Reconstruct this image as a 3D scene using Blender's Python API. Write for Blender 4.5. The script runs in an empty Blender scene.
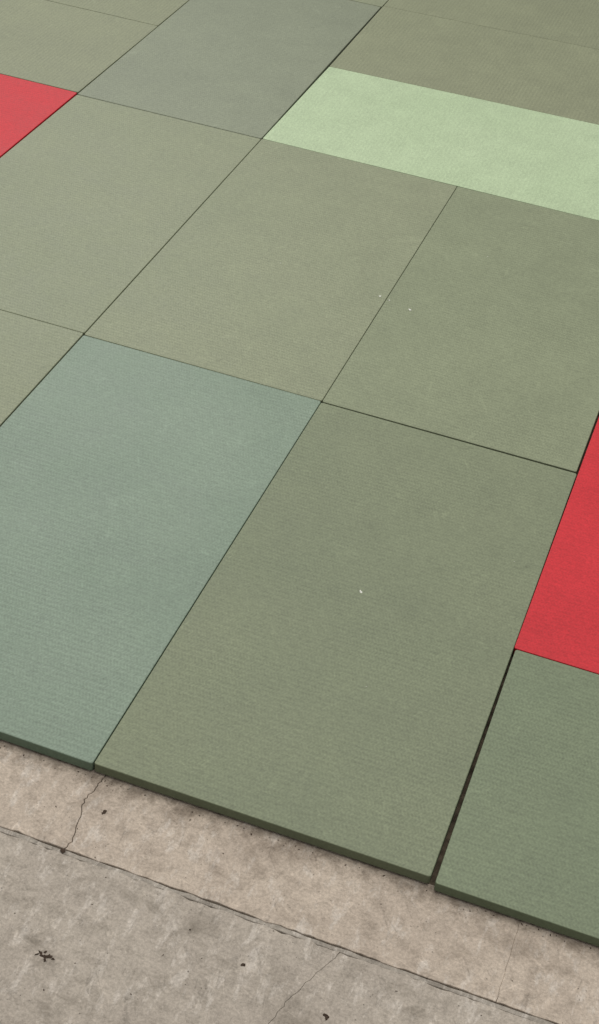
import bpy, math, random
from mathutils import Matrix, Vector
random.seed(7)
scene = bpy.context.scene
MAT_T = 0.040          # mat thickness

def lin(c):
    o = []
    for v in c:
        v /= 255.0
        o.append(v/12.92 if v <= 0.04045 else ((v+0.055)/1.055)**2.4)
    return (*o, 1.0)

class NT:
    def __init__(self, name):
        self.m = bpy.data.materials.new(name); self.m.use_nodes = True
        self.t = self.m.node_tree; self.t.nodes.clear()
        self.out = self.n('ShaderNodeOutputMaterial')
        self.b = self.n('ShaderNodeBsdfPrincipled')
        self.l(self.b.outputs[0], self.out.inputs[0])
    def n(self, k, **a):
        x = self.t.nodes.new(k)
        for q, v in a.items(): setattr(x, q, v)
        return x
    def l(self, a, b): self.t.links.new(a, b)
    def put(self, v, sock):
        if isinstance(v, bpy.types.NodeSocket): self.l(v, sock)
        else: sock.default_value = v
    def math(self, op, a, b=0.0, c=None, clamp=False):
        x = self.n('ShaderNodeMath', operation=op, use_clamp=clamp)
        self.put(a, x.inputs[0]); self.put(b, x.inputs[1])
        if c is not None: self.put(c, x.inputs[2])
        return x.outputs[0]
    def noise(self, vec, scale, detail=2.0, rough=0.5, dist=0.0):
        x = self.n('ShaderNodeTexNoise'); self.l(vec, x.inputs['Vector'])
        x.inputs['Scale'].default_value = scale; x.inputs['Detail'].default_value = detail
        x.inputs['Roughness'].default_value = rough; x.inputs['Distortion'].default_value = dist
        return x.outputs['Fac']
    def rng(self, v, a, b, c=0.0, d=1.0, smooth=False):
        x = self.n('ShaderNodeMapRange')
        if smooth: x.interpolation_type = 'SMOOTHSTEP'
        self.put(v, x.inputs[0])
        for i, q in enumerate((a, b, c, d)): x.inputs[i+1].default_value = q
        return x.outputs[0]
    def mix(self, f, a, b, mode='MIX'):
        x = self.n('ShaderNodeMix', data_type='RGBA', blend_type=mode)
        self.put(f, x.inputs['Factor']); self.put(a, x.inputs['A']); self.put(b, x.inputs['B'])
        return x.outputs['Result']
    def scalev(self, col, f):
        x = self.n('ShaderNodeVectorMath', operation='SCALE')
        self.put(col, x.inputs[0]); self.put(f, x.inputs['Scale']); return x.outputs[0]
    def mapping(self, vec, scale=(1, 1, 1), rot=(0, 0, 0)):
        x = self.n('ShaderNodeMapping'); self.l(vec, x.inputs[0])
        x.inputs['Scale'].default_value = scale; x.inputs['Rotation'].default_value = rot
        return x.outputs[0]

def vinyl(name, rgb, alt, rough=0.52, spec=0.35, scuff=1.0, weave=1.0):
    k = NT(name)
    tc = k.n('ShaderNodeTexCoord').outputs['Object']
    oi = k.n('ShaderNodeObjectInfo').outputs['Random']
    off = k.n('ShaderNodeCombineXYZ'); k.l(k.math('MULTIPLY', oi, 37.0), off.inputs[0]); k.l(k.math('MULTIPLY', oi, 91.0), off.inputs[1])
    add = k.n('ShaderNodeVectorMath', operation='ADD'); k.l(tc, add.inputs[0]); k.l(off.outputs[0], add.inputs[1])
    v = add.outputs[0]
    sep = k.n('ShaderNodeSeparateXYZ'); k.l(tc, sep.inputs[0])
    # embossed rice-straw rows
    P = 0.0200
    yy = k.math('ADD', sep.outputs[1], k.math('MULTIPLY', k.math('SUBTRACT', k.noise(v, 4, 2), 0.5), 0.008))
    ph = k.math('MULTIPLY', yy, 2*math.pi/P)
    row = k.math('SINE', ph)
    rid = k.math('FLOOR', k.math('DIVIDE', yy, P))
    par = k.math('SUBTRACT', k.math('MULTIPLY', k.math('PINGPONG', rid, 1.0), 2.0), 1.0)
    sx = k.math('ADD', sep.outputs[0], k.math('MULTIPLY', k.math('MULTIPLY', yy, par), 0.45))
    straw = k.math('SINE', k.math('MULTIPLY', sx, 2*math.pi/0.011))
    grain = k.noise(k.mapping(v, (100, 150, 60)), 1.0, 3, 0.7)
    cloud = k.noise(v, 1.3, 4, 0.6)
    cloud2 = k.noise(v, 6.0, 6, 0.75)
    wm = k.rng(k.noise(v, 2.5, 2, 0.5), 0.35, 0.65, 0.6, 1.0)
    def scratches(ang, sc, w, seed, lo=0.52):
        mv = k.mapping(v, (1, 1, 1), (0, 0, ang))
        n = k.noise(k.mapping(mv, (sc*0.2, sc, 1)), 1.0, 1.0, 0.4, 0.6)
        ln = k.rng(k.math('ABSOLUTE', k.math('SUBTRACT', n, 0.5)), 0.0, w, 1.0, 0.0)
        msk = k.rng(k.noise(mv, 7.0+seed, 2, 0.5), lo, lo+0.12, 0, 1, True)
        return k.math('MULTIPLY', ln, msk)
    s1 = scratches(0.5, 10, 0.009, 0, 0.53); s2 = scratches(-0.8, 9, 0.009, 3, 0.54); s3 = scratches(1.9, 11, 0.009, 5, .54); s4 = scratches(1.1, 15, 0.011, 8, 0.54)
    sc = k.math('MAXIMUM', k.math('MAXIMUM', s1, s4), k.math('MAXIMUM', s2, s3))
    dk = scratches(2.6, 12, 0.009, 4, 0.58)
    base = k.mix(k.rng(cloud, 0.3, 0.7, 0, 1), lin(rgb), lin(alt))
    wv = k.math('ADD', k.math('MULTIPLY', row, 0.055*weave), k.math('MULTIPLY', straw, 0.065*weave))
    g = k.math('ADD', 1.0, k.math('MULTIPLY', wv, wm))
    g = k.math('ADD', g, k.rng(grain, 0.25, 0.75, -0.22, 0.22))
    g = k.math('ADD', g, k.rng(cloud2, 0.25, 0.75, -0.08, 0.08))
    g = k.math('ADD', g, k.math('MULTIPLY', sc, 0.13*scuff))
    g = k.math('SUBTRACT', g, k.math('MULTIPLY', dk, 0.14*scuff))
    k.l(k.scalev(base, g), k.b.inputs['Base Color'])
    k.l(k.rng(cloud2, 0.3, 0.7, rough-0.04, rough+0.05), k.b.inputs['Roughness'])
    k.b.inputs['Specular IOR Level'].default_value = spec
    h = k.math('ADD', k.math('MULTIPLY', row, 0.35*weave), k.math('MULTIPLY', straw, 0.35*weave))
    h = k.math('MULTIPLY', h, wm)
    h = k.math('ADD', h, k.math('MULTIPLY', grain, 1.3))
    h = k.math('ADD', h, k.math('MULTIPLY', cloud2, 2.0))
    bp = k.n('ShaderNodeBump'); bp.inputs['Strength'].default_value = 0.6; bp.inputs['Distance'].default_value = 0.0007
    k.l(h, bp.inputs['Height']); k.l(bp.outputs[0], k.b.inputs['Normal'])
    return k.m

def plain(name, rgb, rough=0.9, f=0.2, sc=120):
    k = NT(name)
    tc = k.n('ShaderNodeTexCoord').outputs['Object']
    n = k.noise(tc, sc, 3)
    k.l(k.scalev(k.mix(0.0, lin(rgb), lin(rgb)), k.rng(n, 0.3, 0.7, 1-f, 1+f)), k.b.inputs['Base Color'])
    k.b.inputs['Roughness'].default_value = rough
    k.b.inputs['Specular IOR Level'].default_value = 0.15
    return k.m

def concrete(name, rgb, alt, dark):
    k = NT(name)
    v = k.n('ShaderNodeTexCoord').outputs['Object']
    big = k.noise(v, 3.0, 6, 0.65, 0.3)
    mid = k.noise(v, 22, 7, 0.75, 0.2)
    smud = k.noise(k.mapping(v, (9, 20, 5), (0, 0, 0.3)), 1.0, 9, 0.75, 0.3)
    pale = k.noise(k.mapping(v, (24, 9, 5), (0, 0, 0.5)), 1.0, 9, 0.75, 0.3)
    stain = k.noise(k.mapping(v, (5, 7, 5)), 1.0, 5, 0.6, 0.5)
    fine = k.noise(v, 120, 4, 0.8)
    base = k.mix(k.rng(big, 0.35, 0.65), lin(rgb), lin(alt))
    base = k.mix(k.rng(mid, 0.50, 0.68, 0, 0.45), base, lin(dark))
    base = k.mix(k.rng(smud, 0.52, 0.62, 0, 0.5), base, lin(dark))
    base = k.mix(k.rng(pale, 0.53, 0.63, 0, 0.55), base, lin((208, 199, 188)))
    base = k.mix(k.rng(stain, 0.56, 0.68, 0, 0.5), base, lin(tuple(c-22 for c in dark)))
    # ingrained grime along the mat edge
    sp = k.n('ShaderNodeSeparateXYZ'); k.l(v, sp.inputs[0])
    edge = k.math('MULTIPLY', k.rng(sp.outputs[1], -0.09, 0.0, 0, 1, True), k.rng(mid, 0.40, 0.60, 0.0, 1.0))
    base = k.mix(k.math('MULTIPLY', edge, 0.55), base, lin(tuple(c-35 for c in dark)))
    vo = k.n('ShaderNodeTexVoronoi', feature='F1'); k.l(v, vo.inputs['Vector']); vo.inputs['Scale'].default_value = 55
    pore = k.rng(vo.outputs['Distance'], 0.05, 0.14, 1, 0)
    pore = k.math('MULTIPLY', pore, k.rng(k.noise(v, 12, 2), 0.50, 0.60, 0, 1))
    def lines(ang, sc, w, seed, lo=0.5):
        mv = k.mapping(v, (1, 1, 1), (0, 0, ang))
        n = k.noise(k.mapping(mv, (sc*0.13, sc, 1)), 1.0, 1.0, 0.4, 0.4)
        ln = k.rng(k.math('ABSOLUTE', k.math('SUBTRACT', n, 0.5)), 0.0, w, 1.0, 0.0)
        return k.math('MULTIPLY', ln, k.rng(k.noise(mv, 8+seed, 4, 0.7), lo, lo+0.08, 0, 1))
    l1 = k.math('MAXIMUM', lines(0.9, 20, 0.018, 0, .54), lines(1.5, 16, 0.018, 2, .54))
    l2 = k.math('MAXIMUM', lines(0.35, 20, 0.020, 4, .53), k.math('MAXIMUM', lines(2.2, 22, 0.020, 6, .53), lines(1.2, 24, 0.020, 9, .53)))
    g = k.math('ADD', k.rng(fine, 0.25, 0.75, 0.66, 1.34), k.rng(mid, 0.3, 0.7, 0.10, -0.10))
    g = k.math('ADD', g, k.math('MULTIPLY', l1, -0.24))
    g = k.math('ADD', g, k.math('MULTIPLY', l2, 0.20))
    g = k.math('SUBTRACT', g, k.math('MULTIPLY', pore, 0.5))
    k.l(k.scalev(base, g), k.b.inputs['Base Color'])
    k.b.inputs['Roughness'].default_value = 0.8
    k.b.inputs['Specular IOR Level'].default_value = 0.3
    h = k.math('ADD', k.math('MULTIPLY', fine, 0.6), k.math('MULTIPLY', mid, 1.2))
    h = k.math('SUBTRACT', h, k.math('MULTIPLY', pore, 1.2))
    bp = k.n('ShaderNodeBump'); bp.inputs['Strength'].default_value = 0.6; bp.inputs['Distance'].default_value = 0.0015
    k.l(h, bp.inputs['Height']); k.l(bp.outputs[0], k.b.inputs['Normal'])
    return k.m

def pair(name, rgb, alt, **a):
    return vinyl(name, rgb, alt, **a), plain(name+'_side', tuple(int(c*0.90) for c in rgb), 0.7, 0.1)  # side vinyl colour darkened to stand in for its shade

M_main   = pair('vinyl_olive_deep', (116, 124, 99), (122, 129, 103))
M_olive  = pair('vinyl_olive_green', (125, 132, 106), (130, 137, 110))
M_olive2 = pair('vinyl_olive_worn', (130, 136, 110), (135, 140, 114))
M_green  = pair('vinyl_sage_green', (112, 123, 98), (118, 128, 102))
M_brown  = pair('vinyl_olive_faded', (129, 133, 107), (134, 138, 111))
M_blue   = pair('vinyl_blue_green', (113, 130, 112), (123, 139, 121), rough=0.48, spec=0.42)
M_grey   = pair('vinyl_grey_green', (125, 131, 111), (130, 136, 115))
M_light  = pair('vinyl_light_green', (168, 186, 150), (172, 189, 154), scuff=0.35, weave=0.4)
M_red    = pair('vinyl_red', (190, 45, 52), (195, 49, 56), scuff=0.4, weave=0.6, spec=0.25)
M_rubber = plain('anti_slip_rubber', (34, 34, 31))

def link(o):
    scene.collection.objects.link(o); return o

def mat_obj(name, corners, mats, sideways=False):
    """judo mat from world corners BL, BR, TR, TL (rounded, rolled vinyl edge over a rubber base)"""
    cx = sum(c[0] for c in corners)/4; cy = sum(c[1] for c in corners)/4
    loc = []
    for x, y in corners:
        x -= cx; y -= cy
        if sideways: x, y = y, -x      # into the rotated local frame
        loc.append((x, y))
    r = 0.008
    ax = sorted(loc, key=lambda p: math.atan2(p[1], p[0]))   # BL, BR, TR, TL
    rings = [(0.008, 0.0), (0.008, 0.006), (0.0015, 0.0065), (0.0, 0.009), (0.0, MAT_T-0.0030),
             (0.0004, MAT_T-0.0016), (0.0013, MAT_T-0.0005), (0.0026, MAT_T)]
    verts = []; faces = []; mi = []
    sg = [(-1, -1), (1, -1), (1, 1), (-1, 1)]
    N = 0
    for ins, z in rings:
        pts = []
        for (px, py), (sx, sy) in zip(ax, sg):
            ccx, ccy = px-sx*max(r, ins), py-sy*max(r, ins); rr = max(r-ins, 0.0005)
            a0 = {(-1, -1): 180, (1, -1): 270, (1, 1): 0, (-1, 1): 90}[(sx, sy)]
            for j in range(5):
                a = math.radians(a0+22.5*j); pts.append((ccx+rr*math.cos(a), ccy+rr*math.sin(a), z))
        N = len(pts); verts += pts
    for i in range(len(rings)-1):
        for j in range(N):
            a = i*N+j; b = i*N+(j+1) % N
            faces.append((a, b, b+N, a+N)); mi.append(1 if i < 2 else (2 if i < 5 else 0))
    faces.append(tuple(range(N-1, -1, -1))); mi.append(1)
    faces.append(tuple(range((len(rings)-1)*N, len(rings)*N))); mi.append(0)
    me = bpy.data.meshes.new(name); me.from_pydata(verts, [], faces); me.update()
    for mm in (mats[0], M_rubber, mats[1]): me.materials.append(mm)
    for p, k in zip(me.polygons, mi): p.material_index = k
    o = link(bpy.data.objects.new(name, me)); o.location = (cx, cy, 0)
    if sideways: o.rotation_euler = (0, 0, math.pi/2)
    return o

def R(x0, x1, y0, y1): return [(x0, y0), (x1, y0), (x1, y1), (x0, y1)]

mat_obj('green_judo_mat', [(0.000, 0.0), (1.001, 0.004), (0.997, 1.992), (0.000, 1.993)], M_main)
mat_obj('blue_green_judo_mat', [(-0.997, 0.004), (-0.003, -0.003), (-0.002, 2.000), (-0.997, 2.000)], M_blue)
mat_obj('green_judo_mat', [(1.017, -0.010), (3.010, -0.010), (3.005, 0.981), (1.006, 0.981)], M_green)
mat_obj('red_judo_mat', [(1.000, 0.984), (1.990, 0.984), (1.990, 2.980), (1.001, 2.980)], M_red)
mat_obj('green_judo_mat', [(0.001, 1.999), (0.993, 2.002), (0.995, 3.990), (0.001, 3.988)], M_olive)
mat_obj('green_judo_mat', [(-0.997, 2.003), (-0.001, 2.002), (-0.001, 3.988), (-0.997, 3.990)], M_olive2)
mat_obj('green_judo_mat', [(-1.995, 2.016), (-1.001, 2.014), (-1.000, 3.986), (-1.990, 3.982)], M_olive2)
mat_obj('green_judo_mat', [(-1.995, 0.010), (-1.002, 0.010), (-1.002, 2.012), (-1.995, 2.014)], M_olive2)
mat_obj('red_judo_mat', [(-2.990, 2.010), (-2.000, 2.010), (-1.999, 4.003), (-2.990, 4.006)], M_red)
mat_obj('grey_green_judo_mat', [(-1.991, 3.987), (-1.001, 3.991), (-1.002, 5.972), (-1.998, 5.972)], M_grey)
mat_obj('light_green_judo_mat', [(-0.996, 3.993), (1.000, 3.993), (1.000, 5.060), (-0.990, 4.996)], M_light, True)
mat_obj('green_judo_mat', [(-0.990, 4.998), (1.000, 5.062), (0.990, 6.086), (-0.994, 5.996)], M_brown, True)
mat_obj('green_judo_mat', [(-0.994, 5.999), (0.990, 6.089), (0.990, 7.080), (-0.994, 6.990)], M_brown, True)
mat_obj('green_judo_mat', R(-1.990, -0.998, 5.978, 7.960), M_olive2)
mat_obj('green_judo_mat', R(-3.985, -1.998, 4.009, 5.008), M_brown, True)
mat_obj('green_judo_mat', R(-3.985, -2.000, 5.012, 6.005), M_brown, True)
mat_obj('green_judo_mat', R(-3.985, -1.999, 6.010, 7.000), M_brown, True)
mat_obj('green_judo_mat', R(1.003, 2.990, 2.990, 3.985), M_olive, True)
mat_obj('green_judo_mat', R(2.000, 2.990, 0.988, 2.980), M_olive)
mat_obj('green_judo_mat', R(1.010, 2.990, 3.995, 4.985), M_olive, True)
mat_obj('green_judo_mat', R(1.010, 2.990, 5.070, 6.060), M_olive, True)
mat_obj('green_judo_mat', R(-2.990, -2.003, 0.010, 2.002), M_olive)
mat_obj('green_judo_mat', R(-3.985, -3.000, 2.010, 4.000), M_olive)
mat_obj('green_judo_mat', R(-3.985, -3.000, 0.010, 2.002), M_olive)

# ---------------- concrete floor ----------------
M_strip = concrete('concrete_strip', (190, 176, 160), (178, 164, 149), (148, 135, 121))
M_slab  = concrete('concrete_slab', (176, 166, 153), (166, 156, 144), (138, 129, 117))
M_fill  = concrete('joint_mortar', (162, 154, 143), (150, 142, 131), (124, 116, 106))
M_gap_shade = plain('gap_shade_sheet', (96, 86, 72), 0.9, 0.6, 25)  # sheet colour stands in for gap shade, mottled with brown bits
M_deep  = plain('joint_dirt', (108, 100, 89))

def wob(pts, amp, step, seed, chip=0.0):
    rnd = random.Random(seed); out = []
    for (ax_, ay), (bx, by) in zip(pts[:-1], pts[1:]):
        L = math.hypot(bx-ax_, by-ay); n = max(1, int(L/step)); nx, ny = -(by-ay)/L, (bx-ax_)/L
        for i in range(n):
            t = i/n; d = rnd.gauss(0, amp)
            if rnd.random() < chip: d -= rnd.uniform(0.002, 0.006)
            if i == 0: d *= 0.3
            out.append((ax_+(bx-ax_)*t+nx*d, ay+(by-ay)*t+ny*d))
    out.append(pts[-1]); return out

floor_v, floor_f, floor_m = [], [], []
def slab(poly, mi, top=0.0, bot=-0.03, bev=0.003):
    """poly CCW; bevelled top arris"""
    n = len(poly); c0 = len(floor_v)
    def inset(d):
        res = []
        for i in range(n):
            p, a, b = poly[i], poly[i-1], poly[(i+1) % n]
            e1 = Vector((p[0]-a[0], p[1]-a[1])).normalized(); e2 = Vector((b[0]-p[0], b[1]-p[1])).normalized()
            nn = Vector((-(e1.y+e2.y), e1.x+e2.x))
            nn = nn.normalized() if nn.length > 1e-6 else Vector((0, 0))
            res.append((p[0]+nn.x*d, p[1]+nn.y*d))
        return res
    for ins, z in ((0, bot), (0, top-bev), (bev*0.8, top)):
        for x, y in inset(ins): floor_v.append((x, y, z))
    for i in range(2):
        for j in range(n):
            a = c0+i*n+j; b = c0+i*n+(j+1) % n
            floor_f.append((a, b, b+n, a+n)); floor_m.append(mi)
    floor_f.append(tuple(range(c0+2*n, c0+3*n))); floor_m.append(mi)

X0, X1, Y0, Y1 = -6.0, 6.0, -5.0, 10.0
crack1 = [(0.045, -0.279), (0.050, -0.235), (0.040, -0.19), (0.034, -0.15), (0.022, -0.12), (0.028, -0.07), (0.034, -0.02), (0.030, 0.10), (0.03, Y1)]
crack2 = [(1.262, -0.279), (1.262, -0.10), (1.262, 0.1), (1.262, Y1)]
fr = lambda x0, x1, s: wob([(x0, -0.277), (x1, -0.277)], 0.0016, 0.02, s, 0.06)
cr1 = wob(crack1[:-1], 0.0025, 0.010, 5)+[crack1[-1]]
cr2 = wob(crack2[:-1], 0.0008, 0.02, 6)+[crack2[-1]]
def shift(p, d): return [(x+d, y) for x, y in p]
slab(fr(X0, 0.043, 11)+shift(cr1, -0.0011)[1:]+[(X0, Y1)], 0, bev=0.0015)
slab(fr(0.047, 1.261, 12)+shift(cr2, -0.0001)[1:]+list(reversed(shift(cr1, 0.0011)[1:])), 0, bev=0.0012)
slab(fr(1.2625, X1, 13)+[(X1, Y1)]+list(reversed(shift(cr2, 0.0001)[1:])), 0, bev=0.0008)
# foreground slab, split by a hairline crack
hair = [(0.845, -0.291), (0.828, -0.34), (0.805, -0.39), (0.790, -0.43), (0.764, -0.49), (0.74, -0.60), (0.70, -0.9), (0.74, -1.4)]
hw = wob(hair, 0.0025, 0.012, 9)
wf = lambda x0, x1, s: wob([(x1, -0.2945), (x0, -0.2945)], 0.0018, 0.02, s, 0.06)
left_poly = [(X0, Y0), (0.74, Y0)]+list(reversed(shift(hw, -0.0004)))+wf(X0, 0.844, 21)[1:]
right_poly = [(0.74, Y0), (X1, Y0)]+wf(0.846, X1, 22)+shift(hw, 0.0004)[1:]
slab(left_poly, 1, bev=0.0008); slab(right_poly, 1, bev=0.0008)
# mortar bead in the joint with a narrow open slot along the strip side
bead = wob([(X0, -0.2940), (X1, -0.2940)], 0.0006, 0.02, 31)+wob([(X1, -0.2785), (X0, -0.2785)], 0.0018, 0.03, 32)
slab(bead, 2, top=-0.0022, bev=0.002)
b0 = len(floor_v)
floor_v += [(X0, Y0, -0.006), (X1, Y0, -0.006), (X1, Y1, -0.006), (X0, Y1, -0.006)]
floor_f.append((b0, b0+1, b0+2, b0+3)); floor_m.append(4)
# added dark sheet below the mats, painting shade into the gaps
b0 = len(floor_v)
floor_v += [(-4, 0.012, 0.0006), (3.0, 0.012, 0.0006), (3.0, 7.0, 0.0006), (-4, 7.0, 0.0006)]
floor_f.append((b0, b0+1, b0+2, b0+3)); floor_m.append(3)
me = bpy.data.meshes.new('floor'); me.from_pydata(floor_v, [], floor_f); me.update()
for m in (M_strip, M_slab, M_fill, M_gap_shade, M_deep): me.materials.append(m)
for p, k in zip(me.polygons, floor_m): p.material_index = k
link(bpy.data.objects.new('floor', me))

# ---------------- small litter ----------------
M_lit = plain('dried_leaf', (70, 58, 49)); M_lint = plain('lint_white', (215, 215, 205))
def flake(V, F, x, y, z, r, n=9, jag=0.45, h=0.003, sx=1.0, ang=0.0):
    c0 = len(V); V.append((x, y, z+h))
    for i in range(n):
        a = 2*math.pi*i/n; rr = r*random.uniform(1-jag, 1+jag)
        u, w = rr*math.cos(a)*sx, rr*math.sin(a)
        V.append((x+u*math.cos(ang)-w*math.sin(ang), y+u*math.sin(ang)+w*math.cos(ang), z+0.0003+random.random()*h*0.5))
    for i in range(n): F.append((c0, c0+1+i, c0+1+(i+1) % n))
V, F = [], []
for x, y, r, sx in [(0.869, -0.486, .006, 1.0), (0.876, -0.493, .005, 1.3), (0.627, -0.430, .005, 1.2), (0.091, -0.117, .005, 1.2),
                    (0.088, -0.122, .004, 1.5), (0.46, -0.385, .0025, 1), (0.047, -0.285, .008, 1.2)]:
    flake(V, F, x, y, 0.0, r, sx=sx, ang=random.uniform(0, 3))
# torn, shrivelled leaf scraps
for dx, dy, r, sx, a in [(0, 0, .006, 1.7, .3), (.012, .005, .0045, 1.6, 1.0), (-.012, .004, .004, 2.0, -.4), (.006, -.009, .0035, 1.5, 2.0), (-.020, -.002, .0025, 1.8, .8), (.022, .001, .0025, 2.0, 0), (-.004, .012, .003, 1.4, 1.5)]:
    flake(V, F, 0.152+dx, -0.606+dy, 0.0, r, n=11, jag=0.55, sx=sx, ang=a)
for _ in range(70):
    flake(V, F, random.uniform(-0.3, 1.6), random.uniform(-0.9, -0.03), 0.0, random.uniform(.0006, .0016), n=6, h=.001, sx=random.uniform(1, 2.5), ang=random.uniform(0, 3))
for _ in range(60):   # grit swept up against the mat edge
    flake(V, F, random.uniform(-0.3, 1.6), -0.012-abs(random.gauss(0, 0.01)), 0.0, random.uniform(.0008, .0022), n=6, h=.0012, sx=random.uniform(1, 2), ang=random.uniform(0, 3))
me = bpy.data.meshes.new('leaf_litter'); me.from_pydata(V, [], F); me.materials.append(M_lit); link(bpy.data.objects.new('leaf_litter', me))
V, F = [], []
for x, y, r in [(0.471, 1.027, .0050), (-0.03, 2.845, .0050), (0.015, 2.83, .003), (0.115, 2.799, .0055), (0.62, 0.62, .0015), (0.3, 3.4, .002), (-0.5, 2.9, .002), (0.9, 1.4, .0015)]:
    flake(V, F, x, y, MAT_T, r, n=7, h=.002, sx=1.3, ang=random.uniform(0, 3))
me = bpy.data.meshes.new('lint_flecks'); me.from_pydata(V, [], F); me.materials.append(M_lint); link(bpy.data.objects.new('lint_flecks', me))

# ---------------- light ----------------
w = bpy.data.worlds.new('World'); scene.world = w; w.use_nodes = True
bg = w.node_tree.nodes['Background']; bg.inputs[0].default_value = (1.0, 0.99, 0.97, 1); bg.inputs[1].default_value = 0.37
def area(name, loc, target, size, power, col=(1, .98, .95)):
    L = bpy.data.lights.new(name, 'AREA'); L.shape = 'RECTANGLE'; L.size, L.size_y = size; L.energy = power; L.color = col
    o = link(bpy.data.objects.new(name, L)); o.location = loc
    o.rotation_euler = (Vector(target)-Vector(loc)).to_track_quat('-Z', 'Y').to_euler(); return o
area('ceiling_light', (0.5, 2.4, 7.0), (0.3, 1.6, 0), (8, 8), 430)
area('hall_window_light', (-5.0, 8.5, 5.5), (-0.8, 1.8, 0), (4, 3), 215, (0.99, 1, .99))

scene.view_settings.view_transform = 'Standard'; scene.view_settings.look = 'None'
scene.view_settings.exposure = 0; scene.view_settings.gamma = 1

# ---------------- camera ----------------
RR = [[0.937965, 0.334976, 0.08951], [0.276749, -0.56776, -0.77528], [-0.20888, 0.751957, -0.625243]]
cam = bpy.data.cameras.new('camera'); cam.sensor_fit = 'VERTICAL'; cam.sensor_height = 36; cam.lens = 1562.67*36/1024
co = link(bpy.data.objects.new('camera', cam))
rt, dn, fw = (Vector(r) for r in RR)
m = Matrix((rt, -dn, -fw)).transposed().to_4x4(); m.translation = (1.27845, -2.73722, 3.38168+MAT_T)
co.matrix_world = m
scene.camera = co
